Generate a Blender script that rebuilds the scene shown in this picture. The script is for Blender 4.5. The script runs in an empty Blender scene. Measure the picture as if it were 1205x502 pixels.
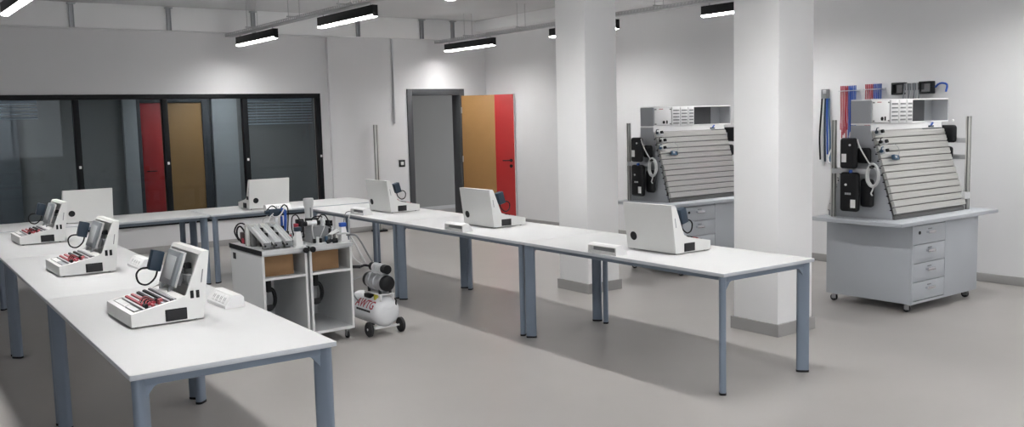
import bpy, bmesh, math, random
from mathutils import Vector, Matrix
random.seed(7)
PI = math.pi
SC = bpy.context.scene
COL = SC.collection

# ------------------------------------------------------------------ materials
def mat(name, col, rough=0.5, metal=0.0, noise=0.0, nscale=8.0, spec=0.5, bump=0.0, bscale=60.0, coat=0.0):
    m = bpy.data.materials.new(name)
    m.use_nodes = True
    nt = m.node_tree
    b = nt.nodes['Principled BSDF']
    b.inputs['Base Color'].default_value = (*col, 1)
    b.inputs['Roughness'].default_value = rough
    b.inputs['Metallic'].default_value = metal
    b.inputs['Specular IOR Level'].default_value = spec
    b.inputs['Coat Weight'].default_value = coat
    tc = nt.nodes.new('ShaderNodeTexCoord')
    if noise > 0:
        n = nt.nodes.new('ShaderNodeTexNoise')
        n.inputs['Scale'].default_value = nscale
        n.inputs['Detail'].default_value = 5
        nt.links.new(tc.outputs['Object'], n.inputs['Vector'])
        r = nt.nodes.new('ShaderNodeValToRGB')
        lo = [c * (1 - noise) for c in col]
        hi = [min(1, c * (1 + noise)) for c in col]
        r.color_ramp.elements[0].position = 0.3
        r.color_ramp.elements[1].position = 0.7
        r.color_ramp.elements[0].color = (*lo, 1)
        r.color_ramp.elements[1].color = (*hi, 1)
        nt.links.new(n.outputs['Fac'], r.inputs['Fac'])
        nt.links.new(r.outputs['Color'], b.inputs['Base Color'])
    if bump > 0:
        n2 = nt.nodes.new('ShaderNodeTexNoise')
        n2.inputs['Scale'].default_value = bscale
        nt.links.new(tc.outputs['Object'], n2.inputs['Vector'])
        bp = nt.nodes.new('ShaderNodeBump')
        bp.inputs['Strength'].default_value = bump
        bp.inputs['Distance'].default_value = 0.01
        nt.links.new(n2.outputs['Fac'], bp.inputs['Height'])
        nt.links.new(bp.outputs['Normal'], b.inputs['Normal'])
    return m

def emit(name, col, s):
    m = bpy.data.materials.new(name)
    m.use_nodes = True
    nt = m.node_tree
    nt.nodes.remove(nt.nodes['Principled BSDF'])
    e = nt.nodes.new('ShaderNodeEmission')
    e.inputs['Color'].default_value = (*col, 1)
    e.inputs['Strength'].default_value = s
    nt.links.new(e.outputs[0], nt.nodes['Material Output'].inputs[0])
    return m

def glass_mat(name, tint, refl, rough=0.0):
    m = bpy.data.materials.new(name)
    m.use_nodes = True
    nt = m.node_tree
    nt.nodes.remove(nt.nodes['Principled BSDF'])
    t = nt.nodes.new('ShaderNodeBsdfTransparent')
    t.inputs['Color'].default_value = (*tint, 1)
    g = nt.nodes.new('ShaderNodeBsdfGlossy')
    g.inputs['Roughness'].default_value = rough
    mx = nt.nodes.new('ShaderNodeMixShader')
    fr = nt.nodes.new('ShaderNodeFresnel')
    fr.inputs['IOR'].default_value = refl
    nt.links.new(fr.outputs[0], mx.inputs[0])
    nt.links.new(t.outputs[0], mx.inputs[1])
    nt.links.new(g.outputs[0], mx.inputs[2])
    nt.links.new(mx.outputs[0], nt.nodes['Material Output'].inputs[0])
    return m

LAMP = 138.0
M = dict(
    wall=mat('wall_paint', (.73, .73, .742), .85, noise=.012, nscale=1.5),
    ceil=mat('ceiling_paint', (.68, .69, .70), .9, noise=.02, nscale=1.5),
    beam=mat('beam_paint', (.88, .885, .89), .85, noise=.015, nscale=2),
    column=mat('column_paint', (.93, .93, .935), .8, noise=.01, nscale=2),
    floor=mat('floor_epoxy', (.355, .338, .325), .36, noise=.05, nscale=.9, spec=.45),
    skirt=mat('skirting_grey', (.33, .325, .32), .5),
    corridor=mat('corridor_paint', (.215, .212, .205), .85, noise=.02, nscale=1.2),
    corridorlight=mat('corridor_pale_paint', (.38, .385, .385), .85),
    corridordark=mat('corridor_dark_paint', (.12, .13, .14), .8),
    blackframe=mat('black_aluminium', (.005, .006, .008), .5, spec=.2),
    doorframe=mat('anthracite_frame', (.055, .058, .064), .45),
    mustard=mat('mustard_laminate', (.34, .185, .065), .5, noise=.03, nscale=5),
    red=mat('red_laminate', (.42, .022, .022), .45),
    tabletop=mat('white_laminate', (.575, .577, .583), .5, noise=.006, nscale=6),
    tableedge=mat('pale_edge_band', (.55, .58, .62), .4),
    legmetal=mat('blue_grey_metal', (.20, .245, .31), .4, metal=.1),
    black=mat('black_plastic', (.006, .0065, .008), .5, spec=.3),
    blackmat=mat('black_rubber', (.014, .014, .016), .7),
    white=mat('white_casing', (.80, .80, .785), .4, noise=.006, nscale=12),
    pale=mat('pale_plastic', (.82, .82, .82), .4),
    greyplastic=mat('grey_plastic', (.22, .225, .235), .45),
    silver=mat('silver_frame', (.55, .56, .58), .35, metal=.5),
    screen=mat('pale_screen', (.66, .69, .70), .25),
    screengrey=mat('screen_bezel_grey', (.26, .28, .30), .35),
    navy=mat('navy_plastic', (.020, .038, .062), .4),
    blue=mat('blue_plastic', (.02, .09, .42), .4),
    steelblue=mat('steel_blue_plastic', (.06, .13, .22), .4),
    redp=mat('red_plastic', (.42, .035, .06), .45),
    pinkred=mat('rose_plastic', (.52, .12, .13), .45),
    brown=mat('brown_plastic', (.05, .034, .034), .45),
    cart=mat('grey_cabinet', (.45, .475, .51), .5, noise=.008, nscale=6),
    cartline=mat('dark_gap', (.03, .03, .035), .8),
    alu=mat('aluminium', (.70, .695, .67), .32, metal=.85),
    aludark=mat('aluminium_groove', (.16, .16, .155), .5, metal=.3),
    alubright=mat('bright_aluminium', (.80, .81, .82), .3, metal=.6),
    sideplate=mat('side_plate_grey', (.40, .415, .44), .45, metal=.15),
    trolley=mat('trolley_grey', (.64, .65, .66), .5),
    trolleyedge=mat('trolley_white_edge', (.80, .80, .80), .4),
    trolleydark=mat('trolley_inside', (.55, .57, .59), .6),
    cardboard=mat('cardboard', (.30, .175, .085), .8, noise=.05, nscale=15),
    tank=mat('white_tank_enamel', (.80, .81, .83), .25),
    steel=mat('steel', (.45, .46, .48), .3, metal=.8),
    chrome=mat('chrome', (.7, .7, .72), .18, metal=1),
    yellow=mat('yellow_tag', (.5, .45, .03), .5),
    tray=mat('tray_galvanised', (.55, .56, .57), .5, metal=.3),
    lamp=emit('lamp_diffuser', (1.0, .99, .975), LAMP),
    corrfill=emit('corridor_fill_diffuser', (1.0, .98, .95), 195.0),
    rim=emit('lamp_rim', (1.0, .985, .96), 12.0),
    glass=glass_mat('tinted_glass', (.645, .70, .74), 1.26),
    blind=mat('reflected_slats', (.62, .66, .70), .6),
    hose=mat('pale_hose', (.62, .63, .63), .45),
    brass=mat('brass', (.55, .38, .15), .35, metal=.8),
)

# ------------------------------------------------------------------ mesh builder
class MB:
    def __init__(s):
        s.bm = bmesh.new()
        s.done = s.bm.faces.layers.int.new('done')
        s.mi = 0
    def _faces_after(s, n):
        for f in s.bm.faces:
            if not f[s.done]:
                f.material_index = s.mi
                f[s.done] = 1
    def box(s, x0, x1, y0, y1, z0, z1, bev=0.0, rot=None, piv=None, seg=2):
        n = len(s.bm.faces)
        r = bmesh.ops.create_cube(s.bm, size=1.0)
        c = Vector(((x0 + x1) / 2, (y0 + y1) / 2, (z0 + z1) / 2))
        d = (abs(x1 - x0), abs(y1 - y0), abs(z1 - z0))
        for v in r['verts']:
            v.co = Vector((v.co.x * d[0], v.co.y * d[1], v.co.z * d[2])) + c
        vs = r['verts']
        if bev > 0:
            es = list({e for v in vs for e in v.link_edges})
            rb = bmesh.ops.bevel(s.bm, geom=es, offset=bev, segments=seg, profile=0.5, affect='EDGES')
            vs = list({v for f in rb['faces'] for v in f.verts} | {v for v in vs if v.is_valid})
        if rot is not None:
            p = Vector(piv) if piv is not None else c
            mt = Matrix.Translation(p) @ rot.to_4x4() @ Matrix.Translation(-p)
            bmesh.ops.transform(s.bm, matrix=mt, verts=[v for v in vs if v.is_valid])
        s._faces_after(n)
        return s
    def cyl(s, p0, p1, r, r2=None, seg=16, caps=True):
        n = len(s.bm.faces)
        p0, p1 = Vector(p0), Vector(p1)
        d = p1 - p0
        L = d.length
        q = Vector((0, 0, 1)).rotation_difference(d.normalized())
        mt = Matrix.Translation((p0 + p1) / 2) @ q.to_matrix().to_4x4()
        bmesh.ops.create_cone(s.bm, cap_ends=caps, segments=seg, radius1=r, radius2=r if r2 is None else r2, depth=L, matrix=mt)
        s._faces_after(n)
        return s
    def tube(s, pts, r, seg=8, smooth=4, closed=False):
        n = len(s.bm.faces)
        pts = [Vector(p) for p in pts]
        if smooth and len(pts) > 2:
            out = []
            N = len(pts)
            rng = range(N) if closed else range(N - 1)
            for i in rng:
                if closed:
                    a, b, c, d = pts[(i - 1) % N], pts[i], pts[(i + 1) % N], pts[(i + 2) % N]
                else:
                    a, b, c, d = pts[max(i - 1, 0)], pts[i], pts[i + 1], pts[min(i + 2, N - 1)]
                for k in range(smooth):
                    t = k / smooth
                    out.append(0.5 * ((2 * b) + (-a + c) * t + (2 * a - 5 * b + 4 * c - d) * t * t + (-a + 3 * b - 3 * c + d) * t ** 3))
            if not closed:
                out.append(pts[-1])
            pts = out
        N = len(pts)
        rings = []
        up = Vector((0, 0, 1))
        prev = None
        for i in range(N):
            if closed:
                t = pts[(i + 1) % N] - pts[(i - 1) % N]
            else:
                t = pts[min(i + 1, N - 1)] - pts[max(i - 1, 0)]
            if t.length < 1e-9:
                t = Vector((0, 0, 1))
            t.normalize()
            if prev is None:
                a = t.cross(up)
                if a.length < 1e-3:
                    a = t.cross(Vector((1, 0, 0)))
            else:
                a = prev - t * prev.dot(t)
            a.normalize()
            prev = a
            b = t.cross(a)
            rings.append([s.bm.verts.new(pts[i] + r * (a * math.cos(2 * PI * k / seg) + b * math.sin(2 * PI * k / seg))) for k in range(seg)])
        for i in range(N if closed else N - 1):
            A, B = rings[i], rings[(i + 1) % N]
            for k in range(seg):
                s.bm.faces.new((A[k], A[(k + 1) % seg], B[(k + 1) % seg], B[k]))
        if not closed:
            s.bm.faces.new(rings[0][::-1])
            s.bm.faces.new(rings[-1])
        s._faces_after(n)
        return s
    def prism(s, poly, axis, a0, a1):
        """poly: 2-D points in the plane across axis ('x': (y,z), 'y': (x,z), 'z': (x,y))"""
        n = len(s.bm.faces)
        def P(p, a):
            return {'x': (a, p[0], p[1]), 'y': (p[0], a, p[1]), 'z': (p[0], p[1], a)}[axis]
        A = [s.bm.verts.new(P(p, a0)) for p in poly]
        B = [s.bm.verts.new(P(p, a1)) for p in poly]
        s.bm.faces.new(A)
        s.bm.faces.new(B[::-1])
        k = len(poly)
        for i in range(k):
            s.bm.faces.new((A[i], B[i], B[(i + 1) % k], A[(i + 1) % k]))
        s._faces_after(n)
        return s
    def lathe(s, prof, origin, axis=(0, 0, 1), seg=24):
        """prof: (radius, height along axis)"""
        n = len(s.bm.faces)
        q = Vector((0, 0, 1)).rotation_difference(Vector(axis).normalized())
        o = Vector(origin)
        rings = []
        for r, h in prof:
            rings.append([s.bm.verts.new(o + q @ Vector((max(r, 1e-4) * math.cos(2 * PI * k / seg), max(r, 1e-4) * math.sin(2 * PI * k / seg), h))) for k in range(seg)])
        for A, B in zip(rings, rings[1:]):
            for k in range(seg):
                s.bm.faces.new((A[k], A[(k + 1) % seg], B[(k + 1) % seg], B[k]))
        s.bm.faces.new(rings[0][::-1])
        s.bm.faces.new(rings[-1])
        s._faces_after(n)
        return s
    def oval_leg(s, x, y, z0, z1, ang, a, b, seg=20, tilt=(0, 0)):
        n = len(s.bm.faces)
        ca, sa = math.cos(ang), math.sin(ang)
        def ring(z, dx, dy):
            out = []
            for k in range(seg):
                t = 2 * PI * k / seg
                c, d = math.cos(t), math.sin(t)
                u = a * math.copysign(abs(c) ** .55, c)
                v = b * math.copysign(abs(d) ** .55, d)
                out.append(s.bm.verts.new((x + dx + u * ca - v * sa, y + dy + u * sa + v * ca, z)))
            return out
        A, B = ring(z0, 0, 0), ring(z1, *tilt)
        for k in range(seg):
            s.bm.faces.new((A[k], A[(k + 1) % seg], B[(k + 1) % seg], B[k]))
        s.bm.faces.new(A[::-1])
        s.bm.faces.new(B)
        s._faces_after(n)
        return s
    def m(s, i):
        s.mi = i
        return s
    def build(s, name, mats, parent=None, loc=None, sharp=35):
        bmesh.ops.recalc_face_normals(s.bm, faces=s.bm.faces[:])
        me = bpy.data.meshes.new(name)
        s.bm.to_mesh(me)
        s.bm.free()
        if not isinstance(mats, (list, tuple)):
            mats = [mats]
        for q in mats:
            me.materials.append(q)
        for p in me.polygons:
            p.use_smooth = True
        me.set_sharp_from_angle(angle=math.radians(sharp))
        o = bpy.data.objects.new(name, me)
        COL.objects.link(o)
        if parent is not None:
            o.parent = parent
        if loc is not None:
            o.location = loc
        return o

def tag(o, label, cat, group=None, kind=None):
    if label:
        o['label'] = label
    if cat:
        o['category'] = cat
    if group:
        o['group'] = group
    if kind:
        o['kind'] = kind
    return o

def thing(name, label, cat, loc=(0, 0, 0), rz=0.0, group=None):
    o = bpy.data.objects.new(name, None)
    o.empty_display_size = .1
    COL.objects.link(o)
    o.location = loc
    o.rotation_euler = (0, 0, rz)
    return tag(o, label, cat, group)

def copy_tree(o, parent=None):
    c = o.copy()
    COL.objects.link(c)
    if parent is not None:
        c.parent = parent
    for ch in list(o.children):
        copy_tree(ch, c)
    return c

def dup(o, loc, rz, label, group=None):
    c = copy_tree(o)
    c.location = loc
    c.rotation_euler = (0, 0, rz)
    c['label'] = label
    if group:
        c['group'] = group
    return c

def struct(o):
    o['kind'] = 'structure'
    return o

def RX(a): return Matrix.Rotation(a, 3, 'X')
def RY(a): return Matrix.Rotation(a, 3, 'Y')
def RZ(a): return Matrix.Rotation(a, 3, 'Z')

# ------------------------------------------------------------------ camera
fwd = Vector((0.5871, 0.8031, -0.1020))
import_f = 1093.25
yaw, pitch, roll = 0.631099662, 0.102208654, 0.0255637101
cy, sy, cp, sp = math.cos(yaw), math.sin(yaw), math.cos(pitch), math.sin(pitch)
f_ = Vector((sy * cp, cy * cp, -sp))
r_ = Vector((cy, -sy, 0))
d_ = f_.cross(r_)
cr, sr = math.cos(roll), math.sin(roll)
r2 = cr * r_ + sr * d_
d2 = -sr * r_ + cr * d_
cam = bpy.data.cameras.new('camera')
cam.sensor_fit = 'HORIZONTAL'
cam.sensor_width = 36
cam.lens = import_f * 36 / 1205
cam.clip_start = .05
cam.clip_end = 200
co = bpy.data.objects.new('camera', cam)
COL.objects.link(co)
mw = Matrix.Identity(4)
for i, v in enumerate((r2, -d2, -f_)):
    for k in range(3):
        mw[k][i] = v[k]
mw.translation = Vector((0, 0, 1.70))
co.matrix_world = mw
SC.camera = co

# ------------------------------------------------------------------ setting
XW, YB, YD, CZ = 8.97, 13.0, 12.93, 3.30
X0, Y0 = -3.6, -4.0

struct(MB().box(X0, 12.5, Y0, 15.3, -.12, 0).build('floor', M['floor']))
struct(MB().box(X0, XW + .2, Y0, 13.2, CZ, CZ + .15).build('ceiling', M['ceil']))
w = MB()
w.box(X0, .37, YB, YB + .14, 0, CZ)
w.box(.37, 5.99, YB, YB + .14, 0, .365)
w.box(.37, 5.99, YB, YB + .14, 2.14, CZ)
w.box(5.99, 6.12, YB, YB + .14, 0, CZ)
w.box(6.12, 7.44, YD, YB + .14, 0, CZ)
w.box(7.44, 8.52, YD, YB + .14, 2.20, CZ)
w.box(8.52, XW + .12, YD, YB + .14, 0, CZ)
struct(w.build('wall_back', M['wall']))
struct(MB().box(XW, XW + .12, Y0, YD - .002, 0, CZ).build('wall_right', M['wall']))

# unseen side behind the camera: plain left wall, windows added to bring in daylight
struct(MB().box(X0 - .12, X0, Y0, 13.0, 0, CZ).build('wall_left', M['wall']))
w = MB()
w.box(X0 - .12, XW + .12, Y0 - .14, Y0, 0, .85)
w.box(X0 - .12, XW + .12, Y0 - .14, Y0, 2.75, CZ)
for x in (X0 - .12, -.55, 2.55, 5.65, XW - .28):
    w.box(x, x + .4, Y0 - .14, Y0, .85, 2.75)
w.box(6.05, XW - .28, Y0 - .14, Y0, .85, 2.75)  # unseen bay walled up to cut daylight on the right
struct(w.build('wall_front', M['wall']))
for k, x in enumerate((X0 + .28, -.15, 2.95)):
    x1 = (-.55, 2.55, 5.65)[k]
    wo = bpy.data.objects.new('window_%d' % (k + 2), None)
    COL.objects.link(wo)
    wo['kind'] = 'structure'
    q = MB()
    for (a, b_, c, d) in ((x, x + .06, .85, 2.75), (x1 - .06, x1, .85, 2.75), (x + .06, x1 - .06, .85, .91), (x + .06, x1 - .06, 2.69, 2.75), ((x + x1) / 2 - .03, (x + x1) / 2 + .03, .91, 2.69)):
        q.box(a, b_, Y0 - .10, Y0 - .03, c, d, .003)
    q.build('window_frame', M['pale'], wo)

# drop beam along the back wall, a shallow one along the right wall
b = MB()
b.box(X0, XW - .001, 12.88, 12.999, 2.985, CZ - .001, .006)
b.m(1).cyl((X0, 12.885, 2.972), (6.3, 12.885, 2.972), .012, seg=8)
struct(b.build('ceiling_beam', [M['beam'], M['wall']]))
struct(MB().box(XW - .22, XW - .001, Y0, 12.87, 3.13, CZ - .001, .006).build('beam_right', M['beam']))

# baseboards
bb = MB()
bb.box(X0, 6.119, YB - .014, YB - .001, 0, .085, .003)
struct(bb.build('baseboard_back', M['skirt']))
struct(MB().box(6.122, 7.43, YD - .014, YD - .001, 0, .085, .003).build('baseboard_entrance', M['skirt']))
struct(MB().box(XW - .015, XW - .001, Y0, 12.9, 0, .085, .003).build('baseboard_right', M['skirt']))

# columns with grey skirting
def column(x0, x1, y0, y1):
    c = struct(MB().box(x0, x1, y0, y1, 0, CZ - .001, .008).build('column', M['column']))
    s = MB()
    t = .018
    s.prism([(x0 - t, y0 - t), (x1 + t, y0 - t), (x1 + t, y1 + t), (x0 - t, y1 + t)], 'z', 0, .095)
    s.build('skirting', M['skirt'], c)
    return c
column(5.685, 6.105, 4.405, 4.83)
column(5.785, 6.185, 6.695, 7.13)

# window in the back wall
win = bpy.data.objects.new('window_1', None)
COL.objects.link(win)
win['kind'] = 'structure'
fr = MB()
fr.box(.37, 5.99, YB - .02, YB + .07, 2.075, 2.14, .004)
fr.box(.37, 5.99, YB - .02, YB + .07, .365, .43, .004)
fr.box(.37, .43, YB - .02, YB + .07, .43, 2.075, .004)
fr.box(5.925, 5.99, YB - .02, YB + .07, .43, 2.075, .004)
fr.build('window_frame', M['blackframe'], win)
mx = [1.485, 2.60, 3.715, 4.83]
for x in mx:
    MB().box(x - .036, x + .036, YB - .02, YB + .07, .43, 2.075, .004).build('mullion', M['blackframe'], win)
for x in mx + [5.96]:
    MB().box(x - .014, x + .014, YB - .034, YB - .02, 1.19, 1.225, .003).build('latch', M['pale'], win)
ed = [.43] + mx + [5.925]
for a, b2 in zip(ed, ed[1:]):
    MB().box(a + .03, b2 - .03, YB + .02, YB + .03, .43, 2.075).build('pane', M['glass'], win)

# doorway frame and the open two-colour door leaf
door = bpy.data.objects.new('door_1', None)
COL.objects.link(door)
door['kind'] = 'structure'
df = MB()
df.box(7.44, 7.535, YD - .02, YB + .15, 0, 2.20, .004)
df.box(8.43, 8.52, YD - .02, YB + .15, 0, 2.20, .004)
df.box(7.535, 8.43, YD - .02, YB + .15, 2.10, 2.20, .004)
df.build('door_frame', M['doorframe'], door)
hx, hy = 8.445, 12.885
ex, ey = 8.925, 12.10
L = math.hypot(ex - hx, ey - hy)
ang = math.atan2(ey - hy, ex - hx)
leaf = bpy.data.objects.new('door_leaf', None)
COL.objects.link(leaf)
leaf.parent = door
leaf.location = (hx, hy, 0)
leaf.rotation_euler = (0, 0, ang)
lf = MB()
lf.box(0, L * .64, 0, .042, .012, 2.085, .002)
lf.m(1).box(L * .64, L, 0, .042, .012, 2.085, .002)
lf.m(2).box(L, L + .004, .002, .040, .012, 2.085)
# the leaf and its furniture are parts of the one door
leafm = lf.build('door_leaf', [M['mustard'], M['red'], M['pale']], door)
leafm.location = leaf.location
leafm.rotation_euler = leaf.rotation_euler
bpy.data.objects.remove(leaf)
hd = MB()
hd.cyl((L - .06, 0, 1.02), (L - .06, -.05, 1.02), .011, seg=12)
hd.tube([(L - .06, -.05, 1.02), (L - .10, -.055, 1.02), (L - .19, -.05, 1.02)], .009)
hd.cyl((L - .06, 0, 1.02), (L - .06, -.006, 1.02), .026, seg=20)
hd.build('handle', M['black'], leafm)
lk = MB().cyl((L - .06, 0, .93), (L - .06, -.012, .93), .026, seg=20)
lk.box(L - .068, L - .052, -.02, -.01, .90, .935)
lk.build('lock', M['black'], leafm)
hg = MB()
for z in (.25, 1.05, 1.85):
    hg.cyl((0, .0, z - .05), (0, .0, z + .05), .009, seg=10)
hg.build('hinge', M['steel'], leafm)

# corridor behind glass and doorway
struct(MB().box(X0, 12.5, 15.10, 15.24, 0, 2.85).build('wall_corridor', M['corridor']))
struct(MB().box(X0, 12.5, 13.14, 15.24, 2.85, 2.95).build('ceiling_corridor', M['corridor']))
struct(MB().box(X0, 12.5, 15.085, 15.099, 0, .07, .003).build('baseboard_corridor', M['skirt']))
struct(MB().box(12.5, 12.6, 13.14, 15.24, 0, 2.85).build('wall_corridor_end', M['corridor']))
struct(MB().box(X0 - .12, X0, 13.01, 15.24, 0, 2.95).build('wall_corridor_start', M['corridor']))  # unseen end, added to keep outside light from the corridor
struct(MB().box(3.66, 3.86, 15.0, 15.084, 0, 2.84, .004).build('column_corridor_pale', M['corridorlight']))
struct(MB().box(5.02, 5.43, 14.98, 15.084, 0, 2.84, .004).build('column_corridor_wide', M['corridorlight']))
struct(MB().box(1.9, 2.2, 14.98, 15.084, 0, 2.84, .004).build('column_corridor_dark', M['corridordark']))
d2o = bpy.data.objects.new('door_2', None)
COL.objects.link(d2o)
d2o['kind'] = 'structure'
q = MB()
q.box(3.862, 3.92, 15.02, 15.099, 0, 2.14, .003)
q.box(4.87, 4.99, 15.02, 15.099, 0, 2.14, .003)
q.box(3.92, 4.87, 15.02, 15.099, 2.078, 2.14, .003)
q.build('door_frame', M['doorframe'], d2o)
q = MB()
q.box(3.922, 4.232, 15.04, 15.08, .01, 2.076, .002)
q.m(1).box(4.232, 4.868, 15.04, 15.08, .01, 2.076, .002)
d2l = q.build('door_leaf', [M['red'], M['mustard']], d2o)
q = MB().cyl((3.98, 15.04, 1.02), (3.98, 14.99, 1.02), .011, seg=12)
q.tube([(3.98, 14.99, 1.02), (4.03, 14.985, 1.02), (4.11, 14.99, 1.02)], .009)
q.build('handle', M['black'], d2l)

# pale slats behind the two end panes stand in for reflected blinds
def blind(x0, x1, z0, pitch, label):
    t = thing('reflected_blind', label, 'blind', ((x0 + x1) / 2, YB + .115, 0), 0, 'reflected blinds built behind the dark glass')
    w2 = (x1 - x0) / 2
    MB().box(-w2, w2, -.018, .018, 2.045, 2.078, .003).build('head_rail', M['blind'], t)
    s = MB()
    z = 2.03
    while z > z0:
        s.box(-w2, w2, -.0135, .0135, z - .0012, z + .0012, rot=RX(-.5))
        z -= pitch
    s.build('slats', M['blind'], t)
    MB().box(-w2, w2, -.012, .012, z0 - .02, z0 - .004, .002).build('bottom_rail', M['blind'], t)
    for x in (-w2 * .7, 0, w2 * .7):
        MB().cyl((x, 0, z0 - .004), (x, 0, 2.05), .0015, seg=6).build('cord', M['blind'], t)
blind(1.54, 2.17, 1.86, .042, 'pale slats standing in for blinds reflected in the dark pane furthest from the doorway')
blind(4.89, 5.90, 1.72, .040, 'wide pale slats standing in for blinds reflected in the dark pane nearest the doorway')

# corridor lamps
def linear_light(loc, length, label, axis='y', mat_='lamp', group=None, wid=.062, hgt=.112):
    t = thing('pendant_light', label, 'ceiling light', loc, 0 if axis == 'y' else PI / 2, group)
    h = MB()
    h.box(-wid / 2, wid / 2, -length / 2, length / 2, .014, hgt, .003)
    h.box(-wid / 2, wid / 2, -length / 2, -length / 2 + .004, -.003, .016)
    h.box(-wid / 2, wid / 2, length / 2 - .004, length / 2, -.003, .016)
    h.build('housing', M['black'], t)
    MB().box(-wid / 2 + .004, wid / 2 - .004, -length / 2 + .0045, length / 2 - .0045, .0030, .0135).build('diffuser', M[mat_], t)
    lp = MB()
    for s in (-1, 1):
        lp.box(s * (wid / 2 - .003), s * wid / 2, -length / 2 + .0045, length / 2 - .0045, -.003, .0135)
    lp.build('glowing_rim', M['rim'], t)
    lv = MB()  # cross-louvres added to dim the lamplight on the end wall
    n = int(length / .045)
    for k in range(1, n):
        y = -length / 2 + k * length / n
        lv.box(-wid / 2 + .0035, wid / 2 - .0035, y - .001, y + .001, -.010, .0026)
    lv.box(-.001, .001, -length / 2 + .006, length / 2 - .006, -.0095, .0024)
    lv.build('added_louvre', M['pale'], t)
    for s in (-1, 1):
        MB().cyl((0, s * (length / 2 - .1), hgt), (0, s * (length / 2 - .1), hgt + .03), .006, seg=8).build('clip', M['steel'], t)
    return t
for i, x in enumerate((1.4, 5.0)):  # unseen lamps added to brighten the corridor behind the panes
    linear_light((x, 14.1, 2.735), 1.3, 'added ceiling lamp in the corridor beyond ' + ['the dark panes furthest from the doorway', 'the dark pane nearest the doorway'][i], 'x', 'corrfill', 'added corridor lamps')

# linear lights on hanging trays
ZL = 2.772
rows = [
    (1.42, [(9.20, 'lit black bar lamp at the top corner above the glazed wall'), (6.5, None), (3.8, None), (1.1, None), (-1.6, None)], 10.4),
    (4.60, [(11.84, 'black bar lamp at the far end of the tray above the dark panes'), (9.23, 'black bar lamp second along the tray in front of the dark panes'), (6.53, None), (3.83, None), (1.13, None), (-1.57, None)], 12.85),
    (8.00, [(11.94, 'black bar lamp on the perforated tray above the open door'), (9.29, 'black bar lamp half hidden by the far column'), (6.57, 'black bar lamp showing beside the near column'), (3.85, None), (1.13, None), (-1.6, None)], 12.86),
]
for x, ls, yend in rows:
    for y, lab in ls:
        linear_light((x, y, ZL), 1.33, lab or 'black bar lamp over the near side of the room', 'y', 'lamp', 'bar lamps on the hanging trays')
tl = ['perforated cable tray hanging above the glazed wall corner', 'perforated cable tray carrying the lamps in front of the dark panes', 'perforated cable tray running past both white columns above the open door']
for (x, ls, yend), lab in zip(rows, tl):
    t = thing('cable_tray', lab, 'cable tray', (x, 0, ZL + .144), 0, 'hanging cable trays')
    tr = MB()
    tr.box(-.05, .05, Y0, yend, 0, .004)
    for s in (-1, 1):
        tr.box(s * .05 - .002, s * .05 + .002, Y0, yend, 0, .014)
        y = 5.0 if x > 2 else 7.5
        tr.box(s * .05 - .002, s * .05 + .002, Y0, yend, .036, .042)
        y = Y0
        while y < yend:
            tr.box(s * .05 - .002, s * .05 + .002, y, y + .022, .014, .036)
            y += .055
    tr.build('channel', M['tray'], t)
    y = yend - .9
    while y > Y0:
        h = MB()
        h.cyl((-.07, y, .03), (-.07, y, CZ - ZL - .145), .004, seg=6)
        h.cyl((.07, y, .03), (.07, y, CZ - ZL - .145), .004, seg=6)
        h.box(-.09, .09, y - .012, y + .012, .044, .058)
        h.build('hanger', M['tray'], t)
        y -= 1.35

# channel brackets on the beam
brk = [(2.60, 'second dark pane'), (3.80, 'door seen through the glass'), (4.965, 'lamp at the tray end'), (6.60, 'white wall strip beside the window'), (7.72, 'grey pipe and door frame'), (8.30, 'lamp above the open door')]
for i, (x, wz) in enumerate(brk):
    t = thing('wall_bracket', 'upright steel channel bracket on the beam above the ' + wz, 'bracket', (x, 12.879, 2.985), 0, 'channel brackets on the beam')
    q = MB()
    q.box(-.028, -.022, -.035, 0, .0, .29)
    q.box(.022, .028, -.035, 0, .0, .29)
    q.box(-.028, .028, -.004, 0, .0, .29)
    q.build('channel', M['steel'], t)
    MB().box(-.05, .05, -.06, 0, .285, .297, .002).build('top_plate', M['steel'], t)

# conduit on the wall, light switch, small post
tag(MB().cyl((7.20, YD - .022, 1.66), (7.20, YD - .022, 2.97), .016, seg=14).build('wall_pipe', M['silver']),
    'grey vertical pipe on the white wall between window and door', 'pipe')
t = thing('light_switch', 'square black light switch with a white rocker beside the doorway', 'light switch', (7.31, YD - .001, 1.03))
MB().box(-.055, .055, -.012, 0, -.055, .055, .004).build('plate', M['black'], t)
MB().box(-.026, .026, -.017, -.011, -.026, .026, .004).build('rocker', M['pale'], t)
t = thing('profile_post', 'tall slim aluminium profile post standing against the white wall left of the doorway', 'post', (6.80, 12.80, 0))
q = MB()
q.box(-.032, .032, -.032, .032, .03, 1.65, .003)
q.m(1).box(-.007, .007, -.034, -.03, .03, 1.65)
q.m(1).box(-.034, -.03, -.007, .007, .03, 1.65)
q.build('shaft', [M['alu'], M['aludark']], t)
MB().box(-.10, .10, -.08, .08, 0, .03, .004).build('foot', M['black'], t)

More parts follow.
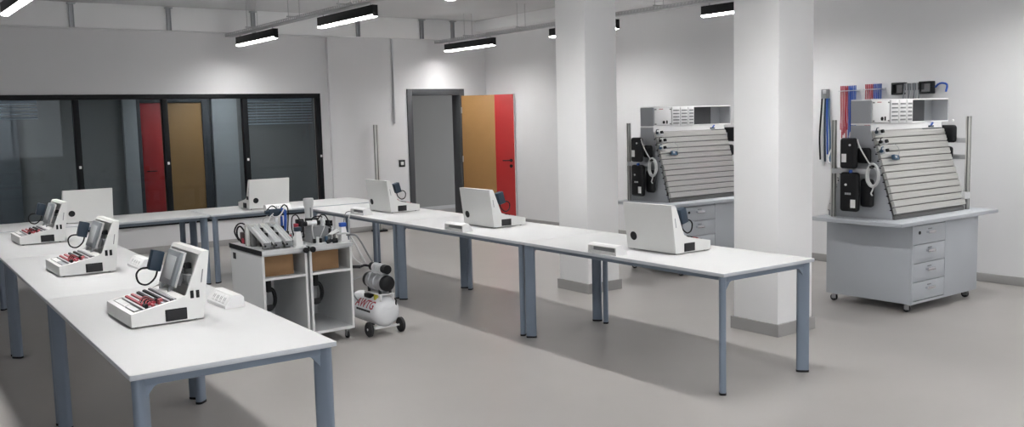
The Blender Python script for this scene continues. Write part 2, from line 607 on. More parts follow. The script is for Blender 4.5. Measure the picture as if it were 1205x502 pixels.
# ------------------------------------------------------------------ tables
TW, TL, TH = .86, 2.05, .75
def make_table(label, loc, w_=TW, l_=TL):
    t = thing('table', label, 'table', loc, 0, 'white training tables in the horseshoe')
    W, Lh = w_ / 2, l_ / 2
    q = MB().box(-W, W, -Lh, Lh, .728, TH, .002)
    q.bm.normal_update()
    for f in q.bm.faces:
        if abs(f.normal.z) < .5:
            f.material_index = 1
    q.build('tabletop', [M['tabletop'], M['tableedge']], t)
    ins = .055
    lx, ly = W - ins + .02, Lh - ins + .01
    fr = MB()
    fx, fy = lx - .012, ly - .008
    for q_ in (-1, 1):
        fr.box(q_ * (fx - .03) - .015, q_ * (fx - .03) + .015, -fy, fy, .692, .727, .003)
        fr.box(-fx, fx, q_ * fy - .015, q_ * fy + .015, .690, .727, .003)
        for sx in (-1, 1):
            fr.prism([(sx * fx, .70), (sx * (fx - .085), .70), (sx * (fx - .05), .682), (sx * (fx - .025), .650), (sx * fx, .61)], 'y', q_ * fy - .013, q_ * fy + .013)
    fr.build('frame', M['legmetal'], t)
    for sx in (-1, 1):
        for s in (-1, 1):
            a = math.atan2(s, sx)
            lg = MB().oval_leg(sx * (lx - .012), s * (ly - .008), .014, .727, a, .040, .021).build('leg', M['legmetal'], t)
            MB().oval_leg(sx * (lx - .012), s * (ly - .008), 0, .0138, a, .041, .022).build('foot', M['black'], lg)
    return t
def row_at(xe, y0, k, slope, w_):
    """centre of the k-th table of a row whose outer edge starts at (xe, y0) and drifts by slope"""
    y = y0 + TL / 2 + k * (TL + .0015)
    return (xe + slope * (y - y0) + w_ / 2, y, 0)
SLl, SLr = .028, .014
tb0 = make_table('white table nearest the camera, its free end pointing into the room', row_at(.862, 3.69, 0, SLl, TW))
tb0.rotation_euler = (0, 0, -SLl)
dup(tb0, row_at(.862, 3.69, 1, SLl, TW), -SLl, 'white table in the glazed-side row holding the second screen trainer from the camera')
dup(tb0, row_at(.862, 3.69, 2, SLl, TW), -SLl, 'white table in the glazed-side row nearest the dark window')
dup(tb0, row_at(4.215, 3.65, 0, SLr, TW), -SLr, 'white table with its free end standing in front of the near white column')
dup(tb0, row_at(4.215, 3.65, 1, SLr, TW), -SLr, 'white table between two others in the row facing the columns')
dup(tb0, row_at(4.215, 3.65, 2, SLr, TW), -SLr, 'white table nearest the doorway in the row facing the columns')
dup(tb0, (4.27, 10.335, 0), PI / 2, 'white table along the window wall behind the two trolleys')
dup(tb0, (2.205, 10.335, 0), PI / 2, 'white table along the window wall at the glazed corner')

# ------------------------------------------------------------------ trainer consoles (front toward local -x)
def make_trainer(label, loc, rz):
    t = thing('training_console', label, 'training console', loc, rz, 'white screen trainers on the tables')
    hw = .235
    prof = [(0, .008), (0, .070), (.222, .113), (.262, .130), (.338, .322), (.350, .338), (.385, .338), (.342, .008)]
    q = MB()
    th = .016
    q.prism(prof, 'y', -hw, -hw + th)
    q.prism(prof, 'y', hw - th, hw)
    # bottom, front, back, top, deck border
    q.box(0.004, .340, -hw + th, hw - th, .008, .020)
    q.prism([(0, .008), (0, .070), (.012, .0725), (.012, .008)], 'y', -hw + th, hw - th)
    q.prism([(.342, .008), (.385, .338), (.369, .338), (.326, .008)], 'y', -hw + th, hw - th)
    q.prism([(.338, .322), (.350, .338), (.372, .338), (.372, .322)], 'y', -hw + th, hw - th)
    # deck front strip, rear strip and side strips around the component well
    def dz(x): return .070 + x * (.043 / .222)
    def deck(x0, x1, y0, y1):
        q.prism([(x0, dz(x0) - .010), (x0, dz(x0)), (x1, dz(x1)), (x1, dz(x1) - .010)], 'y', y0, y1)
    deck(.010, .022, -hw + th, hw - th)
    deck(.225, .265, -hw + th, hw - th)
    deck(.022, .225, -hw + th, -hw + th + .010)
    deck(.022, .225, hw - th - .012, hw - th)
    q.build('housing', M['white'], t)
    # four little feet
    for sx in (.03, .31):
        for sy in (-.2, .2):
            MB().cyl((sx, sy, 0), (sx, sy, .0085), .009, seg=12).build('foot', M['blackmat'], t)
    # component well
    bd = MB()
    bd.prism([(.022, dz(.022) - .018), (.022, dz(.022) - .010), (.225, dz(.225) - .010), (.225, dz(.225) - .018)], 'y', -hw + th + .010, hw - th - .012)
    board = bd.build('component_board', M['greyplastic'], t)
    def strip(x0, x1, y0, y1, m_, hgt, nm='terminal_strip'):
        s = MB()
        s.prism([(x0, dz(x0) - .010), (x0, dz(x0) - .010 + hgt), (x1, dz(x1) - .010 + hgt), (x1, dz(x1) - .010)], 'y', y0, y1)
        s.build(nm, m_, board)
    strip(.028, .058, .0, .19, M['pale'], .010, 'name_plate')
    strip(.030, .056, -.18, -.01, M['silver'], .009)
    rows_ = [(.066, .076, 'silver', .012), (.080, .092, 'redp', .016), (.096, .106, 'silver', .012), (.109, .121, 'pinkred', .017), (.125, .135, 'silver', .011), (.138, .151, 'black', .018),
             (.155, .164, 'silver', .012), (.168, .180, 'black', .018), (.184, .194, 'silver', .012), (.197, .207, 'greyplastic', .018), (.211, .219, 'silver', .014)]
    for (xa, xb, mm, hh) in rows_:
        strip(xa, xb, -.200 if mm not in ('redp', 'black') else -.10, .196, M[mm], hh)
    for (xa, ya, mm) in ((.076, -.185, 'black'), (.092, -.175, 'redp'), (.098, -.12, 'black'), (.120, -.16, 'redp'), (.136, -.13, 'black'), (.150, -.17, 'pinkred')):
        strip(xa, xa + .018, ya, ya + .035, M[mm], .024, 'plug')
    for i in range(6):
        yy = -.175 + i * .024
        s = MB()
        s.tube([(.085, yy, dz(.085) + .002), (.10, yy + .01, dz(.1) + .022), (.118, yy - .01, dz(.118) + .026), (.14, yy + .012, dz(.14) + .010)], .0026, seg=6)
        s.build('jumper_lead', M['pinkred'] if i % 2 else M['black'], board)
    # sockets and switches on both cheeks
    for sy in (-1, 1):
        y = sy * hw
        s = MB()
        s.box(.158, .262, y - .0035, y + .0035, .014, .072, .003)
        s.build('socket_inlet', M['black'], t)
        s = MB().box(.166, .254, y - .006, y + .006, .020, .066, .002)
        s.build('socket_cover', M['blackmat'], t)
        for x in ((.290, .318) if sy < 0 else ()):
            MB().box(x - .008, x + .008, y - .005, y + .005, .112, .150, .002).build('switch', M['black'], t)
        MB().prism([(.336, .185), (.341, .185), (.352, .25), (.347, .25)], 'y', y - .001, y + .001).build('vent', M['greyplastic'], t)
    # round port on the sloping back, at the lower left as seen from behind
    nrm = Vector((.330, 0, -.043)).normalized()
    c = Vector((.342 + .043 * .28, -hw + .075, .008 + .33 * .28))
    MB().cyl(c - nrm * .004, c + nrm * .004, .031, seg=24).build('cable_port', M['black'], t)
    # touch panel leaning in front of the recess
    tilt = math.atan2(.060, .165)
    pan = MB()
    R_ = RY(tilt)
    px, pz = .246, .150
    pan.box(px, px + .020, -.035, .175, pz, pz + .178, .006, rot=R_, piv=(px, 0, pz))
    pan.m(1).box(px + .020, px + .031, -.039, .178, pz - .002, pz + .182, .003, rot=R_, piv=(px, 0, pz))
    pn = pan.build('touch_panel', [M['screengrey'], M['pale']], t)
    MB().box(px - .0015, px + .004, .0, .142, pz + .030, pz + .150, .001, rot=R_, piv=(px, 0, pz)).build('screen', M['screen'], pn)
    MB().box(px + .031, px + .056, -.018, .05, pz + .012, pz + .075, .003, rot=R_, piv=(px, 0, pz)).build('rear_module', M['greyplastic'], pn)
    MB().box(px + .031, px + .050, -.015, .03, pz + .105, pz + .130, .003, rot=R_, piv=(px, 0, pz)).build('rear_connector', M['black'], pn)
    # hinge bracket carrying the panel
    s = MB()
    for y in (.0, .15):
        s.prism([(.240, .112), (.262, .128), (.290, .17), (.276, .18), (.252, .148)], 'y', y - .008, y + .008)
    s.build('panel_bracket', M['silver'], t)
    # dark interior modules in the recess
    s = MB()
    sl = math.atan2(.043, .33)
    s.box(.318, .338, -.19, .19, .15, .162)
    s.build('recess_rail', M['silver'], t)
    for (y0, y1, z1, mm) in ((-.10, -.03, .205, 'greyplastic'), (.04, .12, .245, 'greyplastic')):
        MB().box(.312, .342, y0, y1, .163, z1, .003).build('recess_module', M[mm], t)
    MB().box(.318, .345, -.075, -.045, .235, .265, .003).build('recess_relay', M['black'], t)
    # plugged supply block with looping lead beside the panel
    s = MB()
    s.box(.212, .274, .165, .222, .205, .310, .006, rot=RY(.28))
    ad = s.build('supply_block', M['navy'], t)
    s = MB()
    s.tube([(.250, .197, .205), (.235, .197, .165), (.195, .20, .135), (.155, .20, .150), (.145, .20, .195), (.170, .198, .222), (.215, .197, .222)], .005, seg=8)
    s.build('supply_lead', M['black'], t)
    return t
TZ = TH + .0005
tr0 = make_trainer('white screen trainer closest to the camera, red terminals showing', (1.087, 4.795, TZ), 0)
dup(tr0, (1.135, 6.745, TZ), 0, 'white screen trainer second from the camera in the row with screens showing')
dup(tr0, (1.215, 8.82, TZ), 0, 'white screen trainer third from the camera, a plain white back right behind it')
dup(tr0, (2.09, 10.545, TZ), -PI / 2, 'white trainer seen from behind in front of the dark pane at the far glazed corner')
dup(tr0, (3.985, 10.465, TZ), -PI / 2, 'white trainer seen from behind before the dark pane nearest the doorway')
dup(tr0, (4.99, 8.715, TZ), PI, 'white trainer seen from behind in front of the grey door frame')
dup(tr0, (4.945, 6.80, TZ), PI, 'white trainer seen from behind below the mustard and red door')
dup(tr0, (4.90, 4.605, TZ), PI, 'white trainer seen from behind in front of the far drawer cabinet')

# ------------------------------------------------------------------ desk socket boxes (face toward local -x)
def make_sockets(label, loc, rz):
    t = thing('socket_box', label, 'power socket', loc, rz, 'white desk socket boxes')
    t.scale = (1.12, 1.0, 1.2)
    h = .145
    q = MB()
    q.prism([(-.055, 0), (-.055, .012), (-.018, .056), (.022, .056), (.034, .046), (.034, .041), (.012, .041), (.012, .012), (.034, .012), (.034, 0)], 'y', -h + .012, h - .012)
    for s in (-1, 1):
        q.prism([(-.055, 0), (-.055, .012), (-.018, .056), (.022, .056), (.036, .044), (.036, 0)], 'y', s * h - (0 if s < 0 else .012), s * h + (.012 if s < 0 else 0))
    q.build('casing', M['pale'], t)
    n = Vector((-.044, 0, .037)).normalized()
    for k in range(4):
        y = -.09 + k * .052
        c = Vector((-.0365, y, .034))
        o = MB()
        o.box(-.020, .020, -.020, .020, -.002, .003, .002, rot=RY(-math.atan2(.044, .037)), piv=(0, 0, 0))
        o.m(1).box(-.008, .008, -.012, -.007, .0, .0036, rot=RY(-math.atan2(.044, .037)), piv=(0, 0, 0))
        o.m(1).box(-.008, .008, .007, .012, .0, .0036, rot=RY(-math.atan2(.044, .037)), piv=(0, 0, 0))
        oo = o.build('outlet', [M['pale'], M['greyplastic']], t)
        oo.location = c
    MB().box(.008, .0125, -h + .03, h - .03, .016, .038).build('rear_slot', M['greyplastic'], t)
    return t
sb0 = make_sockets('white socket box beside the trainer closest to the camera', (1.655, 4.87, TZ), 0)
dup(sb0, (1.67, 6.60, TZ), 0, 'white socket box beside the second screen trainer from the camera')
dup(sb0, (3.96, 9.83, TZ), PI + PI / 2 + PI, 'white socket box on the window-side table above the trolley equipment')
dup(sb0, (4.385, 8.66, TZ), PI, 'white socket box on the table corner above the air hose')
dup(sb0, (4.31, 6.70, TZ), PI, 'white socket box below the trainer with the mustard and red door behind it')
dup(sb0, (4.285, 4.77, TZ), PI, 'white socket box above the paired table legs in front of the far column')

# ------------------------------------------------------------------ drawer carts
def make_cart(label, loc):
    t = thing('drawer_cabinet', label, 'cabinet', loc, 0, 'grey drawer cabinets on castors')
    # origin at floor below body centre; body 1.05 x .80
    X1, X2, Ya, Yb, zb, zt = -.525, .525, -.42, .40, .075, .742
    q = MB()
    q.box(X1, X2, Ya + .02, Yb, zb, zt, .003)
    q.box(X1, X1 + .018, Ya, Ya + .02, zb, zt, .001)
    q.box(-.002 - .018 + .0, -.002, Ya, Ya + .02, zb, zt, .001)
    q.box(X1 + .018, -.02, Ya + .002, Ya + .02, zb, zb + .022)
    q.build('carcass', M['cart'], t)
    q = MB().box(-.001, X2, Ya, Ya + .019, zb, zt - .002, .002)
    q.build('front_panel', M['cart'], t)
    H = (zt - .012 - zb - .026) / 4
    for k in range(4):
        z0 = zb + .026 + k * H
        d = MB().box(X1 + .021, -.023, Ya, Ya + .018, z0 + .002, z0 + H - .003, .002).build('drawer', M['cart'], t)
        xc = (X1 + -.002) / 2
        zc = z0 + H * .62
        h = MB()
        h.box(xc - .055, xc + .055, Ya - .026, Ya - .018, zc - .014, zc + .010, .003)
        h.box(xc - .055, xc - .045, Ya - .02, Ya, zc - .010, zc + .006)
        h.box(xc + .045, xc + .055, Ya - .02, Ya, zc - .010, zc + .006)
        h.build('handle', M['chrome'], d)
        MB().box(xc - .03, xc + .03, Ya - .003, Ya, zc + .018, zc + .028, .001).build('label_holder', M['greyplastic'], d)
        if k == 3:
            MB().cyl((X1 + .10, Ya, zc), (X1 + .10, Ya - .006, zc), .014, seg=16).build('lock', M['black'], d)
    # worktop with overhang
    MB().box(-.76, .80, -.46, .40, .743, .776, .003).build('worktop', M['cart'], t)
    for sx in (-.47, .47):
        for sy in (-.36, .34):
            c = MB()
            c.cyl((sx, sy, .060), (sx, sy, .0745), .026, seg=16)
            c.box(sx - .016, sx - .012, sy - .012, sy + .03, .022, .06)
            c.box(sx + .012, sx + .016, sy - .012, sy + .03, .022, .06)
            cc = c.build('castor', M['steel'], t)
            w_ = MB().cyl((sx - .011, sy + .015, .030), (sx + .011, sy + .015, .030), .030, seg=20)
            w_.build('wheel', M['blackmat'], cc)
            MB().cyl((sx - .0125, sy + .015, .030), (sx + .0125, sy + .015, .030), .014, seg=16).build('hub', M['greyplastic'], cc)
    return t
CX, CY = 7.645, 4.59
ct0 = make_cart('grey four-drawer cabinet on castors closest to the camera, in front of the bare white wall', (CX, CY, 0))
OX, OY = -.03, 2.534
dup(ct0, (CX + OX, CY + OY, 0), 0, 'grey drawer cabinet on castors standing between the two white columns')

# ------------------------------------------------------------------ training rigs on the carts
def make_rig(label, loc):
    t = thing('training_rig', label, 'training rig', loc, 0, 'slotted panel training rigs')
    # local origin: worktop level, world (7.64, 4.63)
    for sx in (-.56, .56):
        q = MB()
        x0, x1 = sx - .004, sx + .004
        q.prism([(-.30, .0), (.30, .0), (.30, .03), (.10, .70), (.10, .785), (-.09, .785), (-.09, .74), (-.30, .03)], 'x', x0, x1)
        sp = q.build('side_plate', M['sideplate'], t)
        q = MB()
        for k in range(11):
            f = (k + .5) / 11
            for s in (-1, 1):
                y = s * (.292 - f * .19)
                z = .05 + f * .64
                q.cyl((x0 - .004, y, z), (x1 + .004, y, z), .006, seg=8)
        q.build('bolt_row', M['black'], sp)
    # slanted slotted panels, front and rear
    for s in (-1, 1):
        for part, (f0, f1, n, off) in enumerate(((.0, .5, 6, .006), (.5, 1.0, 6, 0.0))):
            q = MB()
            A = Vector((0, s * .322, .045))
            B = Vector((0, s * .104, .735))
            d = B - A
            n_ = Vector((0, s * d.z, -s * d.y * s)) if False else Vector((0, d.z * s, abs(d.y))).normalized()
            for k in range(n):
                a = A + d * (f0 + (f1 - f0) * (k / n)) + n_ * off
                b = A + d * (f0 + (f1 - f0) * ((k + 1) / n)) + n_ * off
                u = (b - a)
                def P(fu, fn):
                    p = a + u * fu + n_ * fn
                    return (p.y, p.z)
                q.m(0).prism([P(.065, -.02), P(.065, .004), P(.14, .010), P(.44, .010), P(.47, .0075), P(.53, .0075), P(.56, .010), P(.86, .010), P(.935, .004), P(.935, -.02)], 'x', -.552, .552)
                q.m(1).prism([P(-.065, -.018), P(-.065, -.001), P(.065, -.001), P(.065, -.018)], 'x', -.552, .552)
            q.build('slotted_panel', [M['alu'], M['aludark']], t)
        q = MB()
        q.box(-.552, .552, s * .30 - .016, s * .30 + .016, .0, .035, .002)
        q.build('foot_rail', M['aludark'], t)
    # housing on top
    h = MB()
    y0, y1, z0, z1 = -.09, .10, .79, 1.005
    h.box(-.562, .665, y0, y1, z1 - .012, z1, .001)
    h.box(-.562, .665, y0, y1, z0, z0 + .012, .001)
    h.m(1).box(-.562, -.550, y0, y1, z0 + .012, z1 - .012)
    h.m(1).box(.653, .665, y0, y1, z0 + .012, z1 - .012)
    h.m(2).box(-.550, .653, .062, .068, z0 + .012, z1 - .012)
    h.build('housing', [M['pale'], M['sideplate'], M['sideplate']], t)
    h = MB()
    h.box(-.555, .56, y0 + .002, y0 + .010, .742, z0 - .001)
    h.build('fascia', M['pale'], t)
    m = MB()
    m.box(-.545, -.295, y0 - .006, y0 + .10, z0 + .016, z1 - .014, .004)
    pm = m.build('power_module', M['pale'], t)
    k = MB()
    k.cyl((-.41, y0 - .012, z0 + .048), (-.41, y0 - .005, z0 + .048), .016, seg=16)
    k.box(-.372, -.352, y0 - .010, y0 - .005, z0 + .032, z0 + .066, .002)
    k.build('rocker_switch', M['black'], pm)
    for x in (-.532, -.308):
        for z in (z0 + .03, z1 - .030):
            MB().box(x - .012, x + .012, y0 - .010, y0 - .005, z - .006, z + .006, .001).build('clip', M['greyplastic'], pm)
    MB().box(-.48, -.42, y0 - .0075, y0 - .0055, z1 - .030, z1 - .024).build('badge', M['redp'], pm)
    for (xa, xb) in ((-.285, -.165), (-.155, -.045), (-.035, .055)):
        g = MB()
        g.box(xa, xb, y0 - .012, y0 + .08, z0 + .010, z1 - .008, .005)
        gm = g.build('grille_module', M['pale'], t)
        g = MB()
        nn = 5
        for kk in range(nn):
            zc = z0 + .022 + (kk + .5) * (z1 - z0 - .044) / nn
            g.box(xa + .014, xb - .012, y0 - .0135, y0 - .011, zc - .010, zc + .003, .0008)
            g.box(xa + .010, xb - .008, y0 - .0128, y0 - .0115, zc - .0155, zc - .0135)
        g.build('grille', M['greyplastic'], gm)
    MB().box(.065, .47, .030, .060, z0 + .013, z1 - .013, .002).build('rear_panel', M['doorframe'], t)
    # posts with bars and black cases, at the back of one end and the front of the other
    for (px, py, s) in ((-.62, .224, -1), (.635, -.30, 1)):
        p_ = MB()
        p_.box(px - .018, px + .018, py - .018, py + .018, .0, .835, .002)
        p_.m(1).box(px - .005, px + .005, py - .0195, py - .017, .0, .835)
        p_.m(1).box(px - .0195, px - .017, py - .005, py + .005, .0, .835)
        p_.build('post', [M['alu'], M['aludark']], t)
        yt = -s * .25
        r0, r1 = min(py, py - s * -.0 + (-.34 if s < 0 else .34)), max(py, py + (-.34 if s < 0 else .34))
        for z in ((.40, .62) if s < 0 else (.47, .62)):
            if s < 0 and z > .5:
                continue
            MB().box(px + .02 * s - .006, px + .02 * s + .006, r0, r1, z - .022, z + .022, .002).build('rail_bar', M['silver'], t)
    # black cases
    def case(x0, x1, y0, y1, z0, z1, lab=True, side=-1):
        c = MB().box(x0, x1, y0, y1, z0, z1, .026, seg=4).build('device_case', M['black'], t)
        if lab:
            xs = x0 if side < 0 else x1
            MB().box(xs - .0015, xs + .0015, y0 + .085, y0 + .130, z0 + .055, z0 + .125, .0008).build('sticker', M['pale'], c)
            MB().cyl((xs - .008, y0 + .05, z0 + .2), (xs + .008, y0 + .05, z0 + .2), .009, seg=12).build('knob', M['pale'], c)
        return c
    case(-.705, -.648, -.040, .115, .425, .685)
    c_ = case(-.705, -.648, -.062, .112, .060, .395, False)
    MB().box(-.7065, -.7035, -.045, .0, .095, .165, .0008).build('sticker', M['pale'], c_)
    MB().cyl((-.713, .045, .29), (-.700, .045, .29), .010, seg=12).build('knob', M['pale'], c_)
    s_ = MB()
    for k in range(5):
        s_.box(-.7068, -.7045, -.002 + k * .012, .006 + k * .012, .205, .222)
    s_.build('nameplate', M['silver'], c_)
    case(-.640, -.590, -.16, -.04, .10, .34, False)
    case(-.636, -.596, -.13, .0, .47, .60, False)
    case(.60, .655, -.19, .03, .60, .76, True, 1)
    case(.60, .655, -.16, .03, .44, .565, False, 1)
    MB().box(-.650, -.566, .02, .06, .38, .42, .004).build('clamp', M['silver'], t)
    MB().box(-.650, -.566, .08, .11, .10, .14, .004).build('clamp', M['silver'], t)
    MB().cyl((-.69, .0, .402), (-.69, .02, .402), .014, seg=12).build('blue_knob', M['blue'], t)
    q = MB()
    q.box(-.648, -.563, .02, .10, .16, .20)
    q.box(-.60, -.563, .0, .10, .50, .53)
    q.box(.563, .604, -.10, .0, .48, .70)
    q.build('case_bracket', M['sideplate'], t)
    # end brackets on the slanted panel's open end
    MB().box(.52, .60, -.345, -.30, .10, .16, .004).build('corner_bracket', M['alubright'], t)
    return t
RIG = (7.64, 4.63, .7765)
rg0 = make_rig('slotted aluminium panel rig on the cabinet closest to the camera', RIG)
RIG2 = (RIG[0] + OX, RIG[1] + OY, RIG[2])
dup(rg0, RIG2, 0, 'slotted aluminium panel rig between the two white columns, partly hidden by the near one')

# things fixed on the rigs
def make_coil(label, loc):
    t = thing('cable_coil', label, 'cable coil', loc, 0, 'coiled white cables on the rigs')
    q = MB()
    for k in range(6):
        random.seed(k + 3)
        rx, rz_ = .056 + random.uniform(-.008, .008), .085 + random.uniform(-.01, .01)
        ox, oz = random.uniform(-.006, .006), random.uniform(-.012, .008)
        pts = [(-.006 * k, ox + rx * math.cos(a), oz + rz_ * math.sin(a)) for a in [2 * PI * i / 16 for i in range(16)]]
        q.tube(pts, .0065, seg=7, smooth=2, closed=True)
    q.build('loops', M['hose'], t)
    MB().tube([(-.03, .01, .08), (-.056, .05, .16), (-.062, .10, .25), (-.062, .115, .30)], .0055, seg=7).build('lead_end', M['hose'], t)
    MB().tube([(-.02, -.01, -.08), (-.022, -.005, -.12), (-.018, .012, -.15), (-.014, .0, -.17)], .006, seg=7).build('tail', M['hose'], t)
    MB().box(-.03, .004, -.022, .028, .055, .085, .006).build('plug', M['black'], t)
    return t
cl0 = make_coil('white cable coil hung on the rig closest to the camera', (RIG[0] - .660, RIG[1] - .187, RIG[2] + .375))
dup(cl0, (RIG2[0] - .660, RIG2[1] - .187, RIG2[2] + .375), 0, 'white cable coil hung on the rig between the columns')

def panel_pt(base, x, f, out=.012):
    """world point on the front slanted panel, f 0..1 from bottom to top"""
    A = Vector((0, -.322, .045)); B = Vector((0, -.104, .735))
    d = B - A
    n_ = Vector((0, -d.z, abs(d.y))).normalized()
    p = A + d * f + n_ * out
    return (base[0] + x, base[1] + p.y, base[2] + p.z)
TILT = math.atan2(.218, .69)
def make_valve(label, loc, col, group):
    t = thing('pneumatic_valve', label, 'valve', loc, 0, group)
    t.rotation_euler = (-TILT, 0, 0)
    MB().box(-.022, .022, -.036, -.001, -.018, .018, .003).build('valve_body', M['alubright'], t)
    MB().cyl((-.035, -.018, .004), (-.022, -.018, .004), .011, seg=12).build('push_fitting', M[col], t)
    MB().cyl((.022, -.018, .004), (.04, -.018, .004), .009, seg=12).build('push_fitting', M['black'], t)
    MB().box(-.012, .012, -.052, -.036, -.010, .012, .003).build('solenoid', M['black'], t)
    MB().tube([(-.034, -.018, .004), (-.05, -.03, .008), (-.05, -.04, .024), (-.02, -.034, .028)], .004, seg=6).build('tubing', M[col], t)
    return t
v0 = None
for base, who, gname in ((RIG, 'the rig closest to the camera', 'valves on the near rig panel'), (RIG2, 'the rig between the columns', 'valves on the far rig panel')):
    for (x, f, col) in ((-.52, .97, 'navy'), (-.50, .85, 'black'), (-.525, .74, 'steelblue')):
        word = {.97: 'topmost', .85: 'middle', .74: 'lowest'}[f]
        o = make_valve(word + ' small valve block clipped at the panel edge of ' + who, panel_pt(base, x, f), col, gname)
        o.scale = (1.25, 1.25, 1.25)
    t = thing('sensor_unit', 'small blue-grey sensor with a cable on the panel of ' + who, 'sensor', panel_pt(base, -.37, .66))
    t.rotation_euler = (-TILT, .15, 0)
    MB().box(-.04, .03, -.03, -.001, -.018, .022, .004).build('sensor_body', M['steelblue'], t)
    MB().box(.03, .055, -.022, -.001, -.012, .026, .003).build('sensor_head', M['navy'], t)
    MB().box(-.03, .0, -.032, -.029, -.008, .012, .001).build('sensor_window', M['silver'], t)
    MB().tube([(.05, -.01, .02), (.07, -.02, .06), (.06, -.02, .10), (.01, -.012, .13)], .002, seg=6).build('sensor_cable', M['silver'], t)
    t = thing('tube_plug', 'small blue plug under the housing of ' + who, 'plug', (base[0] + .34, base[1] - .11, base[2] + .748))
    MB().box(-.03, .03, -.012, .010, 0, .016, .003).build('plug_body', M['navy'], t)
    MB().cyl((.0, 0, .012), (.028, 0, .040), .009, seg=10).build('plug_tip', M['blue'], t)

# ------------------------------------------------------------------ hanging leads on the right wall
def rack(label, loc, n, pitch):
    t = thing('lead_rack', label, 'lead rack', loc, 0, 'lead racks on the wall')
    w_ = n * pitch / 2
    MB().box(-.012, -.001, -w_ - .02, w_ + .02, -.012, .012, .003).build('wall_plate', M['silver'], t)
    q = MB()
    for k in range(n + 1):
        y = -w_ + k * pitch
        q.box(-.075, -.012, y - .0015, y + .0015, -.004, .004)
    q.box(-.079, -.075, -w_ - .002, w_ + .002, -.004, .004)
    q.build('prongs', M['silver'], t)
def lead(y, z, length, colr, label, group, r=.0047, x=XW - .045):
    t = thing('hanging_lead', label, 'test lead', (x, y, z), 0, group)
    rr = random.uniform(-.0006, .0006)
    q = MB()
    q.tube([(0, 0, .012), (-.002, rr, -length * .3), (.004, rr * 2, -length * .7), (0, rr, -length)], r, seg=8)
    q.build('wire', M[colr], t)
    MB().cyl((0, 0, .012), (0, 0, .055), r * 1.25, r2=r * 1.1, seg=10).build('plug', M[colr], t)
    MB().cyl((0, rr, -length), (0, rr, -length - .07), r * 1.3, seg=10).build('plug', M[colr], t)
    return t
def lead_set(yc, z, nr, nb, where, pitch):
    n = nr + nb
    rack('silver pronged lead rack on the white wall ' + where, (XW, yc, z), n, pitch)
    y = yc + n * pitch / 2 - pitch / 2
    for k in range(n):
        c = 'redp' if k < nr else 'blue'
        lead(y - k * pitch, z, random.uniform(.34, .44) if k < nr else random.uniform(.5, .56), c,
             ('red' if k < nr else 'blue') + ' test lead hanging in the row of leads ' + where, ('red' if k < nr else 'blue') + ' leads ' + where)
lead_set(6.00, 1.90, 6, 6, 'beside the near column', .0165)
lead_set(5.70, 1.905, 6, 6, 'just behind the rig housing', .0165)
# longer pale leads under the first rack
for k, (dy, c, nme) in enumerate(((.035, 'pinkred', 'pale red'), (-.006, 'hose', 'white'), (-.028, 'steelblue', 'grey blue'))):
    lead(6.0 + dy, 1.88, .85, c, nme + ' long lead reaching lowest below the rack beside the near column', None, .007, XW - .028)

t = thing('hose_holder', 'black wall holder with dark hoses half hidden behind the near column', 'hose holder', (XW, 6.30, 1.90))
MB().box(-.05, -.001, -.04, .04, -.07, .03, .006).build('clip', M['greyplastic'], t)
MB().box(-.058, -.05, -.03, .01, -.02, .02, .003).build('jaw', M['silver'], t)
for i, (dy, c, ln, nme) in enumerate(((.056, 'black', .68, 'black'), (.028, 'hose', .75, 'white'), (.0, 'navy', .70, 'dark blue'), (-.028, 'blue', .62, 'blue'), (-.056, 'steelblue', .72, 'grey blue'))):
    o = MB().tube([(-.022, dy * .8, -.072), (-.03, dy * .9, -.25), (-.03, dy * 1.2, -.5), (-.022, dy * 1.1, -.07 - ln)], .0095, seg=8)
    o = o.build('hanging_hose', M[c])
    o.location = (XW, 6.30, 1.90)
    tag(o, nme + ' hose hanging from the black wall holder beside the near column', 'hose', 'hoses below the black wall holder')
# black holder with clear grey leads above the housing
t = thing('cable_holder', 'black two-loop cable holder on the white wall above the near rig housing', 'cable holder', (XW, 5.26, 1.90))
for s in (1, -1):
    q = MB()
    c = .15 * s
    q.box(-.075, -.005, c - .07, c + .07, .040, .062, .006)
    q.box(-.075, -.005, c - .07, c + .07, -.062, -.042, .006)
    q.box(-.075, -.005, c + .05 * s, c + .07 * s, -.05, .05, .006)
    q.box(-.075, -.05, c - .07 * s, c - .05 * s, -.05, .05, .005)
    q.build('loop', M['black'], t)
MB().box(-.05, -.001, -.10, .10, -.02, .05, .004).build('wall_plate', M['greyplastic'], t)
for k in range(7):
    y = 5.26 + .085 - k * .028
    o = MB().tube([(0, .0, .05), (-.006, -.006, -.03), (-.004, .005, -.12), (.002, .012, -.2)], .008, seg=8).build('grey_cable', M['silver' if k % 2 else 'screengrey'])
    o.location = (XW - .062, y, 1.90)
    tag(o, ('light' if k % 2 else 'dark') + ' grey cable hanging in the two-loop holder above the near rig', 'cable', ('light' if k % 2 else 'dark') + ' grey cables in the two-loop holder')
o = MB().tube([(0, 0, 0), (-.01, -.04, .03), (-.02, -.09, .035), (-.02, -.13, .015), (-.02, -.12, -.05)], .010, seg=8).build('hanging_cable_end', M['blue'])
o.location = (XW - .04, 5.02, 1.90)
tag(o, 'curved blue cable end sticking out beside the two-loop holder', 'cable')

# pale cable from the wall to the near rig
o = MB().tube([(XW - .03, 6.20, 1.30), (8.3, 5.8, 1.17), (7.6, 5.1, 1.13), (7.10, 4.905, 1.15)], .008, seg=8).build('supply_cable', M['hose'])
tag(o, 'pale supply cable running behind the rig closest to the camera', 'cable')

